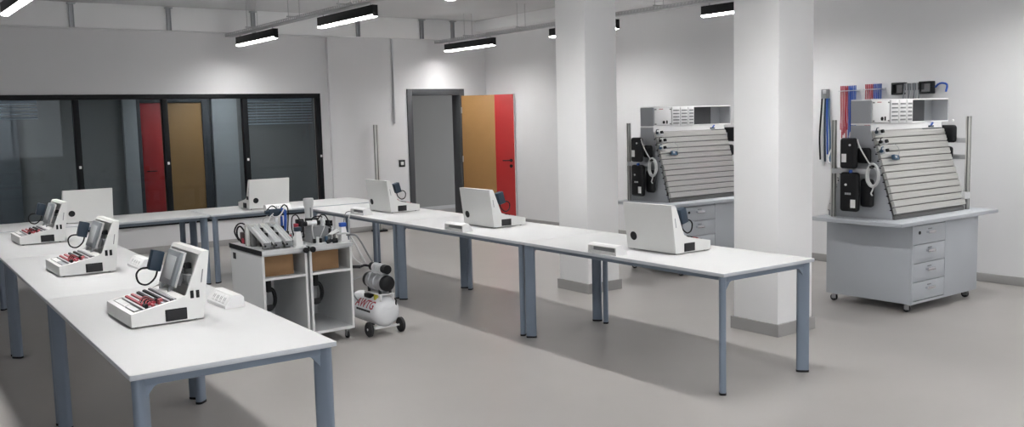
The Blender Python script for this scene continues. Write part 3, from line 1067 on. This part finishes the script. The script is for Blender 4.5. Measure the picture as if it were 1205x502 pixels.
# ------------------------------------------------------------------ two-bay trolleys
def make_trolley(label, loc):
    t = thing('trolley', label, 'trolley', loc, 0, 'open grey equipment trolleys')
    W, D, zb, zt = .355, .66, .085, .735
    q = MB()
    q.box(0, .018, .004, D, zb, zt)
    q.box(W - .018, W, .004, D, zb, zt)
    q.box(.018, W - .018, .004, D, zb, zb + .02)
    q.box(.018, W - .018, D - .012, D, zb + .02, zt)
    q.box(.018, W - .018, .02, D - .012, zt - .012, zt)
    q.m(1)
    q.box(0, .018, 0, .004, zb, zt)
    q.box(W - .018, W, 0, .004, zb, zt)
    q.box(.018, W - .018, 0, .004, zb, zb + .02)
    q.build('body', [M['trolley'], M['trolleyedge']], t)
    q = MB()
    q.box(.018, W - .018, .004, D - .012, .545, .563)
    q.m(1).box(.018, W - .018, 0, .004, .545, .563)
    q.build('shelf', [M['trolleydark'], M['trolleyedge']], t)
    q = MB()
    for k in range(11):
        y = -.012 + k * .0625
        q.m(0).box(-.004, W + .004, y, y + .0525, zt + .001, zt + .035, .002)
        q.m(1).box(-.003, W + .003, y + .0525, y + .0625, zt + .001, zt + .028)
    q.m(0).box(-.003, W + .003, -.016, -.012, zt + .004, zt + .014)
    q.m(0).box(-.003, W + .003, -.016, -.012, zt + .022, zt + .032)
    q.build('profile_top', [M['alubright'], M['aludark']], t)
    for x in (-.006, W + .002):
        MB().box(x, x + .004, -.012, .676, zt, zt + .036).build('end_cap', M['black'], t)
    for x in (-.002, W + .002):
        MB().box(x - .002, x + .002, .545, .605, .655, .705, .0015).build('hand_hole', M['black'], t)
    for x in (.04, W - .04):
        for y in (.05, D - .06):
            c = MB()
            c.cyl((x, y, .07), (x, y, .0845), .02, seg=14)
            c.box(x - .013, x - .010, y - .01, y + .022, .02, .07)
            c.box(x + .010, x + .013, y - .01, y + .022, .02, .07)
            cc = c.build('castor', M['steel'], t)
            MB().cyl((x - .009, y + .008, .026), (x + .009, y + .008, .026), .026, seg=18).build('wheel', M['blackmat'], cc)
    return t
TX1, TX2, TY = 2.51, 2.885, 6.575
tz = .7705
ty0 = make_trolley('grey open trolley carrying the three sloping chutes', (TX1, TY, 0))
ty1 = dup(ty0, (TX2, TY, 0), 0, 'grey open trolley standing beside the air compressor')
for tt, x in ((ty0, .335), (ty1, .015)):
    kn = MB().lathe([(.0, 0), (.018, 0), (.022, .006), (.022, .022), (.016, .030), (0, .031)], (x, -.021, .748), (0, -1, 0), 18)
    kn.cyl((x, -.014, .748), (x, -.022, .748), .008, seg=10)
    kn.build('locking_knob', M['black'], tt)
MZ = .7702 + .0005
for k, (x, wz) in enumerate(((TX1, 'below the sloping chutes'), (TX2, 'in the trolley beside the compressor'))):
    q = MB()
    q.box(x + .03, x + .275, TY + .075, TY + .42, .5635, .717, .002)
    q.m(1).box(x + .028, x + .277, TY + .235, TY + .255, .5633, .7175)
    q.m(2).box(x + .03, x + .06, TY + .0735, TY + .0755, .66, .685)
    tag(q.build('cardboard_box', [M['cardboard'], M['cardboard'], M['cardboard']]), 'brown cardboard box on the upper shelf ' + wz, 'box', 'brown boxes in the trolleys')
def make_loop(label, loc):
    t = thing('hanging_cable', label, 'cable', loc, 0, 'black cables hanging in the trolleys')
    q = MB()
    for k in range(5):
        random.seed(k + 20)
        r = .052 + random.uniform(-.006, .009)
        rz_ = .078 + random.uniform(-.006, .012)
        pts = [(.006 * k - .01 + r * math.cos(a), random.uniform(-.003, .003) + .006 * k, -.17 + rz_ * math.sin(a)) for a in [2 * PI * i / 14 for i in range(14)]]
        q.tube(pts, .007, seg=7, smooth=2, closed=True)
    q.build('loops', M['black'], t)
    MB().box(-.012, .022, -.012, .04, -.115, -.0005, .004).build('strap', M['black'], t)
    MB().box(-.035, .03, -.018, .0, -.255, -.21, .008).build('plug', M['blackmat'], t)
    return t
lp0 = make_loop('black cable loop hanging in the trolley under the sloping chutes', (TX1 + .098, TY + .16, .5448))
dup(lp0, (TX2 + .11, TY + .16, .5448), 0, 'black cable loop hanging in the trolley beside the compressor')

# --- station on the first trolley
t = thing('chute_rack', 'rack of three sloping silver chutes on top of the trolley', 'chute rack', (TX1, TY, MZ))
for k, x in enumerate((.062, .147, .232)):
    q = MB()
    A = Vector((x, .045, .036)); B = Vector((x, .35, .148))
    a2 = math.atan2(B.z - A.z, B.y - A.y)
    Lc = (B - A).length
    for (x0, x1, z0, z1) in ((-.024, .024, -.004, .0), (-.029, -.024, -.006, .030), (.024, .029, -.006, .030), (-.024, -.016, .0, .007), (.016, .024, .0, .007)):
        q.box(x + x0, x + x1, 0, Lc, z0, z1, .001, rot=RX(a2), piv=(x, 0, 0))
    bmesh.ops.translate(q.bm, vec=(0, A.y, A.z), verts=q.bm.verts[:])
    c = q.build('chute', M['alubright'], t)
    MB().box(x - .029, x + .029, .030, .044, .012, .052, .003).build('end_stop', M['greyplastic'], c)
    MB().cyl((x - .02, .030, .030), (x - .02, .026, .030), .008, seg=12).build('sensor_eye', M['black'], c)
q = MB()
for x in (.062, .147, .232):
    q.box(x - .02, x + .02, .06, .10, 0, .046, .002)
    q.box(x - .02, x + .02, .30, .34, 0, .125, .002)
q.build('support', M['aludark'], t)
q = MB().box(.02, .275, .352, .385, .0, .155, .003)
q.box(.02, .275, .345, .395, .150, .165, .002)
q.build('back_bar', M['alu'], t)
for k in range(3):
    c = .1045 + k * .085
    MB().box(c - .009, c + .009, .15, .19, .0, .112, .002).build('light_barrier', M['black'], t)
    MB().box(c - .009, c + .009, .24, .28, .0, .145, .002).build('light_barrier', M['black'], t)

t = thing('drive_motor', 'dark motor with looping black cables behind the sloping chutes', 'motor', (TX1 + .10, TY + .50, MZ))
MB().box(-.05, .05, -.05, .08, 0, .09, .008).build('motor_block', M['brown'], t)
MB().cyl((.0, -.05, .05), (.0, -.075, .05), .03, seg=20).build('motor_shaft', M['redp'], t)
MB().cyl((-.052, .0, .03), (-.058, .0, .03), .02, seg=14).build('cover', M['redp'], t)
q = MB()
q.tube([(-.03, .0, .085), (-.06, .02, .14), (-.085, .03, .12), (-.085, .03, .06), (-.05, .03, .01)], .007, seg=8)
q.tube([(-.01, .0, .085), (-.03, .02, .155), (-.07, .05, .155), (-.10, .05, .10), (-.07, .05, .03)], .006, seg=8)
q.tube([(.02, .0, .085), (.02, .02, .13), (.06, .0, .13), (.09, -.03, .12)], .006, seg=8)
q.build('motor_cable', M['black'], t)

t = thing('gripper_arm', 'blue and white pneumatic gripper arm standing behind the chutes', 'gripper arm', (TX1 + .325, TY + .455, MZ))
MB().box(-.025, .025, -.03, .03, 0, .012, .002).build('foot', M['aludark'], t)
MB().box(-.014, .014, -.014, .014, .012, .245, .002).build('column', M['alu'], t)
q = MB().box(-.075, .03, -.024, .024, .205, .262, .005)
q.build('cylinder_body', M['navy'], t)
MB().cyl((-.075, 0, .24), (-.108, 0, .24), .015, seg=14).build('cylinder_cap', M['navy'], t)
q = MB().box(-.040, -.016, -.035, -.02, .07, .20, .004)
q.box(-.042, .0, -.04, -.018, .055, .075, .004)
q.build('gripper', M['alubright'], t)
q = MB()
q.tube([(-.06, -.03, .215), (-.05, -.055, .20), (-.005, -.055, .215), (.03, -.05, .26), (.045, -.03, .27)], .0055, seg=8)
q.tube([(-.08, .02, .21), (-.115, .025, .18), (-.11, .03, .12), (-.06, .028, .09)], .004, seg=8)
q.build('white_tube', M['hose'], t)
q = MB()
q.tube([(.02, -.02, .262), (.05, -.03, .24), (.048, -.03, .12), (.03, -.03, .03)], .007, seg=8)
q.tube([(.01, -.03, .25), (.035, -.045, .22), (.03, -.045, .10), (.04, -.05, .02)], .0055, seg=8)
q.build('blue_tube', M['blue'], t)
q = MB()
q.tube([(.02, -.01, .262), (.05, -.01, .29), (.075, -.02, .26), (.07, -.03, .17), (.05, -.04, .03)], .005, seg=8)
q.build('black_tube', M['black'], t)
MB().box(.018, .05, -.06, -.02, .0, .05, .004).build('valve', M['brass'], t)
MB().box(-.012, .012, -.075, -.04, .0, .06, .004).build('valve', M['brass'], t)
MB().box(-.045, -.028, .035, .06, .0, .035, .004).build('valve', M['redp'], t)

q = MB()
q.tube([(-.05, -.03, .23), (-.09, -.05, .20), (-.085, -.055, .14), (-.03, -.05, .10), (.0, -.05, .06)], .004, seg=8)
q.build('clear_tube', M['hose'], t)
q = MB()
q.tube([(.0, .02, .262), (-.03, .03, .285), (-.06, .02, .275), (-.09, .01, .25)], .0045, seg=8)
q.build('top_tube', M['black'], t)
MB().box(.016, .034, -.012, .016, .10, .20, .003).build('sensor_strip', M['blue'], t)
MB().box(-.034, -.014, -.012, .012, .12, .15, .003).build('clamp', M['black'], t)
t = thing('terminal_block', 'small cluster of dark connectors between the chutes and the white wedge', 'connector', (TX1 + .305, TY + .22, MZ))
MB().box(-.022, .022, -.05, .05, 0, .035, .003).build('rail', M['black'], t)
for k in range(4):
    MB().box(-.018, .018, -.045 + k * .024, -.027 + k * .024, .035, .065 + .012 * (k % 2), .002).build('connector', M[('greyplastic', 'redp', 'pale', 'black')[k]], t)

def make_wedge(label, loc, capcol, rz=0):
    t = thing('bracket_tower', label, 'bracket', loc, rz, 'white wedge towers on the trolleys')
    q = MB()
    q.prism([(-.036, 0), (.036, 0), (.018, .115), (-.018, .115)], 'x', -.03, .03)
    for v in q.bm.verts:
        if v.co.z > .1:
            v.co.x *= .62
    bmesh.ops.bevel(q.bm, geom=q.bm.edges[:], offset=.003, segments=2, affect='EDGES')
    q.build('wedge', M['pale'], t)
    MB().box(-.042, .042, -.042, .042, -.0, .008, .002).build('base', M['pale'], t)
    MB().box(-.026, .026, -.02, .02, .1152, .148, .005).build('cap', M[capcol], t)
    return t
make_wedge('white wedge tower with a navy cap at the front of the chute trolley', (TX1 + .312, TY + .055, MZ), 'navy')
make_wedge('white wedge tower with a bright blue cap at the trolley corner above the compressor', (TX2 + .322, TY + .075, MZ), 'blue')

# --- station on the second trolley
t = thing('processing_module', 'grey processing module with black cylinders on the trolley beside the compressor', 'module', (TX2 + .175, TY + .17, MZ))
q = MB()
q.prism([(-.085, 0), (.085, 0), (.085, .105), (.05, .125), (-.085, .125)], 'y', -.02, .10)
q.build('module_block', M['greyplastic'], t)
q = MB()
for (x, z) in ((-.02, .04), (.0, .035), (.06, .09), (.06, .03)):
    q.cyl((x, -.02, z), (x, -.024, z), .005, seg=10)
q.build('screw', M['steel'], t)
q = MB().box(.058, .078, -.03, -.02, .055, .105, .003)
q.build('nameplate', M['black'], t)
q = MB()
q.cyl((-.10, .03, .150), (-.02, .03, .150), .022, seg=18)
q.build('cylinder', M['alubright'], t)
q = MB()
q.cyl((-.02, .03, .150), (.01, .03, .150), .019, seg=18)
q.cyl((-.125, .03, .150), (-.10, .03, .150), .019, seg=18)
q.build('cylinder_cap', M['black'], t)
q = MB()
q.cyl((.03, .02, .1255), (.03, .02, .175), .020, seg=18)
q.cyl((.03, .02, .175), (.03, .02, .19), .012, seg=14)
q.build('pressure_regulator', M['alubright'], t)
q = MB()
q.cyl((.075, .02, .105), (.075, .02, .165), .017, seg=18)
q.box(.06, .11, -.0, .04, .118, .14, .004)
q.cyl((.105, .02, .10), (.105, .02, .16), .010, seg=14)
q.build('stop_cylinder', M['black'], t)
q = MB()
q.tube([(-.06, .03, .172), (-.05, .0, .20), (.0, -.01, .205), (.03, .02, .19)], .005, seg=8)
q.tube([(.0, .04, .17), (.03, .05, .205), (.07, .05, .20), (.085, .03, .16)], .005, seg=8)
q.build('black_tube', M['black'], t)

for k, (x, y) in enumerate(((-.07, -.035), (-.045, -.04), (-.02, -.038), (.03, -.036))):
    MB().box(x - .010, x + .010, y - .012, y + .008, 0, .035 + .012 * (k % 2), .003).build('valve', M[('black', 'pale', 'black', 'steelblue')[k]], t)
q = MB()
q.tube([(-.07, -.035, .035), (-.085, -.05, .07), (-.08, -.03, .12), (-.06, .0, .145)], .0035, seg=7)
q.tube([(.03, -.036, .045), (.06, -.05, .07), (.09, -.03, .09), (.10, .01, .12)], .0035, seg=7)
q.tube([(-.02, -.038, .04), (-.01, -.055, .08), (.02, -.04, .13), (.03, .0, .165)], .0035, seg=7)
q.build('white_tube', M['hose'], t)
t = thing('stepper_unit', 'black drilling unit between the white magazine and the grey module', 'drill unit', (TX2 + .10, TY + .37, MZ))
MB().box(-.045, .04, -.04, .05, 0, .02, .003).build('base', M['aludark'], t)
MB().box(-.03, .03, .0, .04, .02, .17, .004).build('slide', M['black'], t)
MB().cyl((-.0, -.02, .07), (-.0, -.02, .16), .022, seg=18).build('spindle_motor', M['blackmat'], t)
MB().cyl((-.0, -.02, .035), (-.0, -.02, .07), .006, seg=12).build('drill_chuck', M['steel'], t)
MB().box(-.055, -.03, -.03, .02, .09, .14, .004).build('valve', M['redp'], t)
MB().tube([(.0, .02, .17), (-.02, .03, .205), (-.06, .02, .19), (-.075, .0, .10), (-.05, .0, .02)], .005, seg=8).build('black_tube', M['black'], t)

t = thing('workpiece_magazine', 'tall grey-white cylinder magazine at the back of the trolley tops', 'magazine', (TX2 + .245, TY + .53, MZ))
MB().box(-.05, .05, -.05, .05, 0, .03, .003).build('base', M['aludark'], t)
MB().box(-.022, .022, .0, .03, .03, .16, .003).build('stand', M['black'], t)
q = MB()
q.lathe([(0, .16), (.032, .16), (.033, .20), (.034, .245), (.042, .265), (.042, .315), (.038, .32), (.0, .321)], (0, 0, 0), seg=24)
q.build('tube', M['hose'], t)
MB().box(-.005, .005, -.040, -.030, .165, .245, .001).build('slot', M['greyplastic'], t)
MB().box(-.045, .06, -.045, -.010, .10, .158, .004).build('holder', M['blackmat'], t)

t = thing('sorting_tray', 'white chute end jutting out beside the blue-capped wedge tower', 'tray', (TX2 + .252, TY + .082, MZ))
q = MB()
q.prism([(-.035, .06), (.03, .085), (.03, .098), (-.035, .066)], 'y', -.03, .03)
q.build('slope', M['pale'], t)
MB().box(-.008, .008, -.01, .01, 0, .075, .002).build('stand', M['aludark'], t)
t = thing('knob_pair', 'pair of black star knobs at the front of the trolley beside the compressor', 'knob', (TX2 + .215, TY + .035, MZ))
MB().cyl((-.05, 0, .012), (-.01, .0, .022), .016, seg=14).build('knob', M['black'], t)
MB().cyl((.0, .0, .018), (.035, -.005, .018), .020, seg=14).build('knob', M['black'], t)

# ------------------------------------------------------------------ compressor
t = thing('air_compressor', 'white tank air compressor on black wheels beside the trolley', 'air compressor', (3.487, 6.46, 0))
RT, ZT = .122, .188
q = MB()
q.lathe([(0, .0), (.05, .003), (.085, .014), (.108, .032), (.119, .055), (RT, .08), (RT, .46), (.117, .487), (.10, .51), (.06, .53), (0, .536)], (0, 0, ZT), (0, 1, 0), 40)
tank = q.build('tank', M['tank'], t)
q = MB()
q.lathe([(.120, .079), (.1235, .082), (.1235, .092), (.120, .095)], (0, 0, ZT), (0, 1, 0), 40)
q.build('weld_seam', M['tank'], tank)
# pressed cap ridge on the end
q = MB()
q.tube([(-.045, .0085, ZT + .045), (0, .0035, ZT + .032), (.045, .0085, ZT + .045)], .004, seg=8)
q.build('cap_ridge', M['tank'], tank)
for s in (-1, 1):
    x = s * .142
    wl = MB()
    wl.lathe([(.030, -.016), (.052, -.016), (.060, -.010), (.060, .010), (.052, .016), (.030, .016)], (x, .075, .060), (1, 0, 0), 28)
    ww = wl.build('wheel', M['blackmat'], t)
    hb = MB()
    hb.cyl((x - .0145, .075, .06), (x + .0145, .075, .06), .034, seg=24)
    hb.cyl((x - .017, .075, .06), (x + .017, .075, .06), .010, seg=14)
    hb.build('hub', M['pale'], ww)
q = MB().cyl((-.14, .075, .06), (.14, .075, .06), .007, seg=12)
q.box(-.10, .10, .055, .095, .056, .075, .002)
q.build('axle', M['pale'], t)
q = MB()
for s in (-1, 1):
    q.cyl((s * .09, .46, .0), (s * .09, .46, .09), .016, r2=.012, seg=14)
q.build('rubber_foot', M['blackmat'], t)
# saddle and pump
q = MB()
q.box(-.065, .065, .02, .30, ZT + RT + .018, ZT + RT + .026, .002)
for y in (.03, .28):
    for s in (-1, 1):
        q.box(s * .055 - .006, s * .055 + .006, y - .010, y + .010, ZT + RT - .03, ZT + RT + .02)
q.build('saddle', M['pale'], t)
ZM = ZT + RT + .110
q = MB()
q.lathe([(.0, .03), (.066, .03), (.074, .04), (.074, .11), (.079, .112), (.079, .122), (.074, .124), (.074, .19), (.079, .192), (.079, .204), (.074, .206), (.066, .27), (0, .272)], (0, 0, ZM), (0, 1, 0), 30)
q.build('motor', M['steel'], t)
q = MB()
q.lathe([(0, -.012), (.045, -.010), (.060, .0), (.064, .012), (.064, .030), (0, .0301)], (0, 0, ZM), (0, 1, 0), 30)
q.build('fan_cover', M['black'], t)
q = MB()
q.lathe([(0, .272), (.05, .272), (.062, .282), (.062, .32), (.045, .335), (0, .336)], (0, 0, ZM), (0, 1, 0), 30)
q.build('rear_cover', M['black'], t)
q = MB().cyl((0, .0, ZM + .112), (0, .06, ZM + .112), .036, seg=24)
q.cyl((0, .22, ZM + .112), (0, .26, ZM + .112), .034, seg=24)
q.build('cylinder_head', M['black'], t)
q = MB().cyl((0, .06, ZM + .112), (0, .22, ZM + .112), .030, seg=24)
for k in range(6):
    q.cyl((0, .07 + k * .026, ZM + .112), (0, .078 + k * .026, ZM + .112), .037, seg=24)
q.box(-.028, .028, .05, .23, ZM + .060, ZM + .09)
q.build('cylinder', M['alubright'], t)
q = MB()
for y in (.055, .24):
    for s in (-1, 1):
        q.cyl((s * .045, y, ZT + RT + .026), (s * .045, y, ZM - .045), .012, seg=12)
q.build('damper', M['blackmat'], t)
q = MB().tube([(-.02, .24, ZM + .115), (-.075, .24, ZM + .13), (-.11, .25, ZM + .12)], .010, seg=8)
q.cyl((-.11, .25, ZM + .12), (-.19, .28, ZM + .125), .013, seg=12)
q.build('handle', M['black'], t)
q = MB()
q.box(-.085, -.035, .17, .26, ZT + RT + .0 - .02, ZT + RT + .012, .004)
q.build('pressure_switch', M['black'], t)
MB().box(-.075, -.045, .085, .11, ZT + RT - .03, ZT + RT + .016, .003).build('tag', M['yellow'], t)
q = MB().tube([(-.10, .30, ZT + .05), (-.13, .36, ZT + .12), (-.11, .40, ZT + .22), (-.05, .36, ZM + .02)], .006, seg=8)
q.build('pressure_line', M['steel'], t)
q = MB().tube([(.06, .05, ZT + RT - .012), (.075, .02, ZT + RT - .03), (.07, .012, ZT + .07), (.075, .02, ZT + .05)], .006, seg=8)
q.build('drain_tube', M['black'], t)
# lettering on the side of the tank
def text_mesh(body, size, m_, shear, extrude=.0008, bold=0.0):
    cu = bpy.data.curves.new('lettering', 'FONT')
    cu.body = body
    cu.size = size
    cu.shear = shear
    cu.extrude = extrude
    cu.offset = bold
    cu.align_x = 'CENTER'
    to = bpy.data.objects.new('lettering', cu)
    COL.objects.link(to)
    dg = bpy.context.evaluated_depsgraph_get()
    me = bpy.data.meshes.new_from_object(to.evaluated_get(dg))
    bpy.data.objects.remove(to)
    me.materials.clear()
    me.materials.append(m_)
    return me
def wrap_tank(me, yc, s0):
    """lay flat lettering (x right, y up) onto the tank's side that faces -x; text runs toward -y"""
    bm = bmesh.new()
    bm.from_mesh(me)
    for k in range(-6, 24):
        bmesh.ops.bisect_plane(bm, geom=bm.verts[:] + bm.edges[:] + bm.faces[:], plane_co=(0, k * .006, 0), plane_no=(0, 1, 0))
    bmesh.ops.triangulate(bm, faces=bm.faces[:])
    bm.to_mesh(me)
    bm.free()
    for v in me.vertices:
        a = (s0 + v.co.y) / RT
        r = RT + .0012 + v.co.z
        v.co = Vector((-r * math.cos(a), yc - v.co.x, ZT + r * math.sin(a)))
    return me
me = wrap_tank(text_mesh('AWTG', .098, M['redp'], .25, bold=.0012), .205, .030)
o = bpy.data.objects.new('lettering', me)
COL.objects.link(o); o.parent = t
o['label'] = 'red slanted lettering'
# thin dark dashes of the illegible second line
q = MB()
random.seed(5)
y = .325
while y > .10:
    wd = random.uniform(.012, .024)
    for k in range(5):
        a0 = .008 / RT
        a = (.004) / RT
    ang0 = .010 / RT
    q.box(-RT - .002, -RT + .004, y - wd, y, ZT + .000, ZT + .016)
    y -= wd + .006
q.build('underline', M['black'], t)

# hoses and leads between trolley, table and compressor
def hose(pts, r, m_, name, label, group=None):
    o = MB().tube(pts, r, seg=8, smooth=6).build(name, M[m_])
    return tag(o, label, 'hose', group)
hose([(3.135, 6.60, .835), (3.19, 6.545, .845), (3.225, 6.53, .80), (3.275, 6.525, .70), (3.315, 6.53, .63), (3.335, 6.545, .60)], .008, 'hose', 'air_hose', 'thick grey hose draped over the trolley corner down toward the compressor')
hose([(3.175, 6.52, .835), (3.215, 6.455, .835), (3.25, 6.43, .78), (3.30, 6.42, .68), (3.335, 6.42, .62)], .007, 'greyplastic', 'air_hose', 'darker thin hose beside the thick grey one at the trolley corner')
hose([(3.262, 6.80, .80), (3.31, 6.78, .81), (3.35, 6.72, .72), (3.39, 6.70, .60)], .005, 'hose', 'air_tube', 'thin pale tube curving between the trolley and the compressor pump')
hose([(4.335, 8.60, .77), (4.21, 8.56, .765), (4.17, 8.50, .55), (4.05, 8.2, .40), (3.8, 7.5, .42), (3.62, 7.05, .47)], .005, 'hose', 'air_hose', 'pale lead looping from the table socket box down to the compressor')
hose([(4.335, 8.68, .77), (4.21, 8.66, .765), (4.18, 8.64, .45), (4.16, 8.5, .12), (4.1, 8.3, .012)], .0045, 'greyplastic', 'power_lead', 'grey lead dropping from the table socket box to the floor')

# ------------------------------------------------------------------ light, world, view
wd = bpy.data.worlds.new('world')
SC.world = wd
wd.use_nodes = True
bg = wd.node_tree.nodes['Background']
bg.inputs[0].default_value = (.93, .96, 1.0, 1)
bg.inputs[1].default_value = 2.0
SC.view_settings.view_transform = 'Standard'
SC.view_settings.look = 'None'
SC.view_settings.exposure = 0.50
SC.view_settings.gamma = 1
SC.view_settings.use_curve_mapping = False
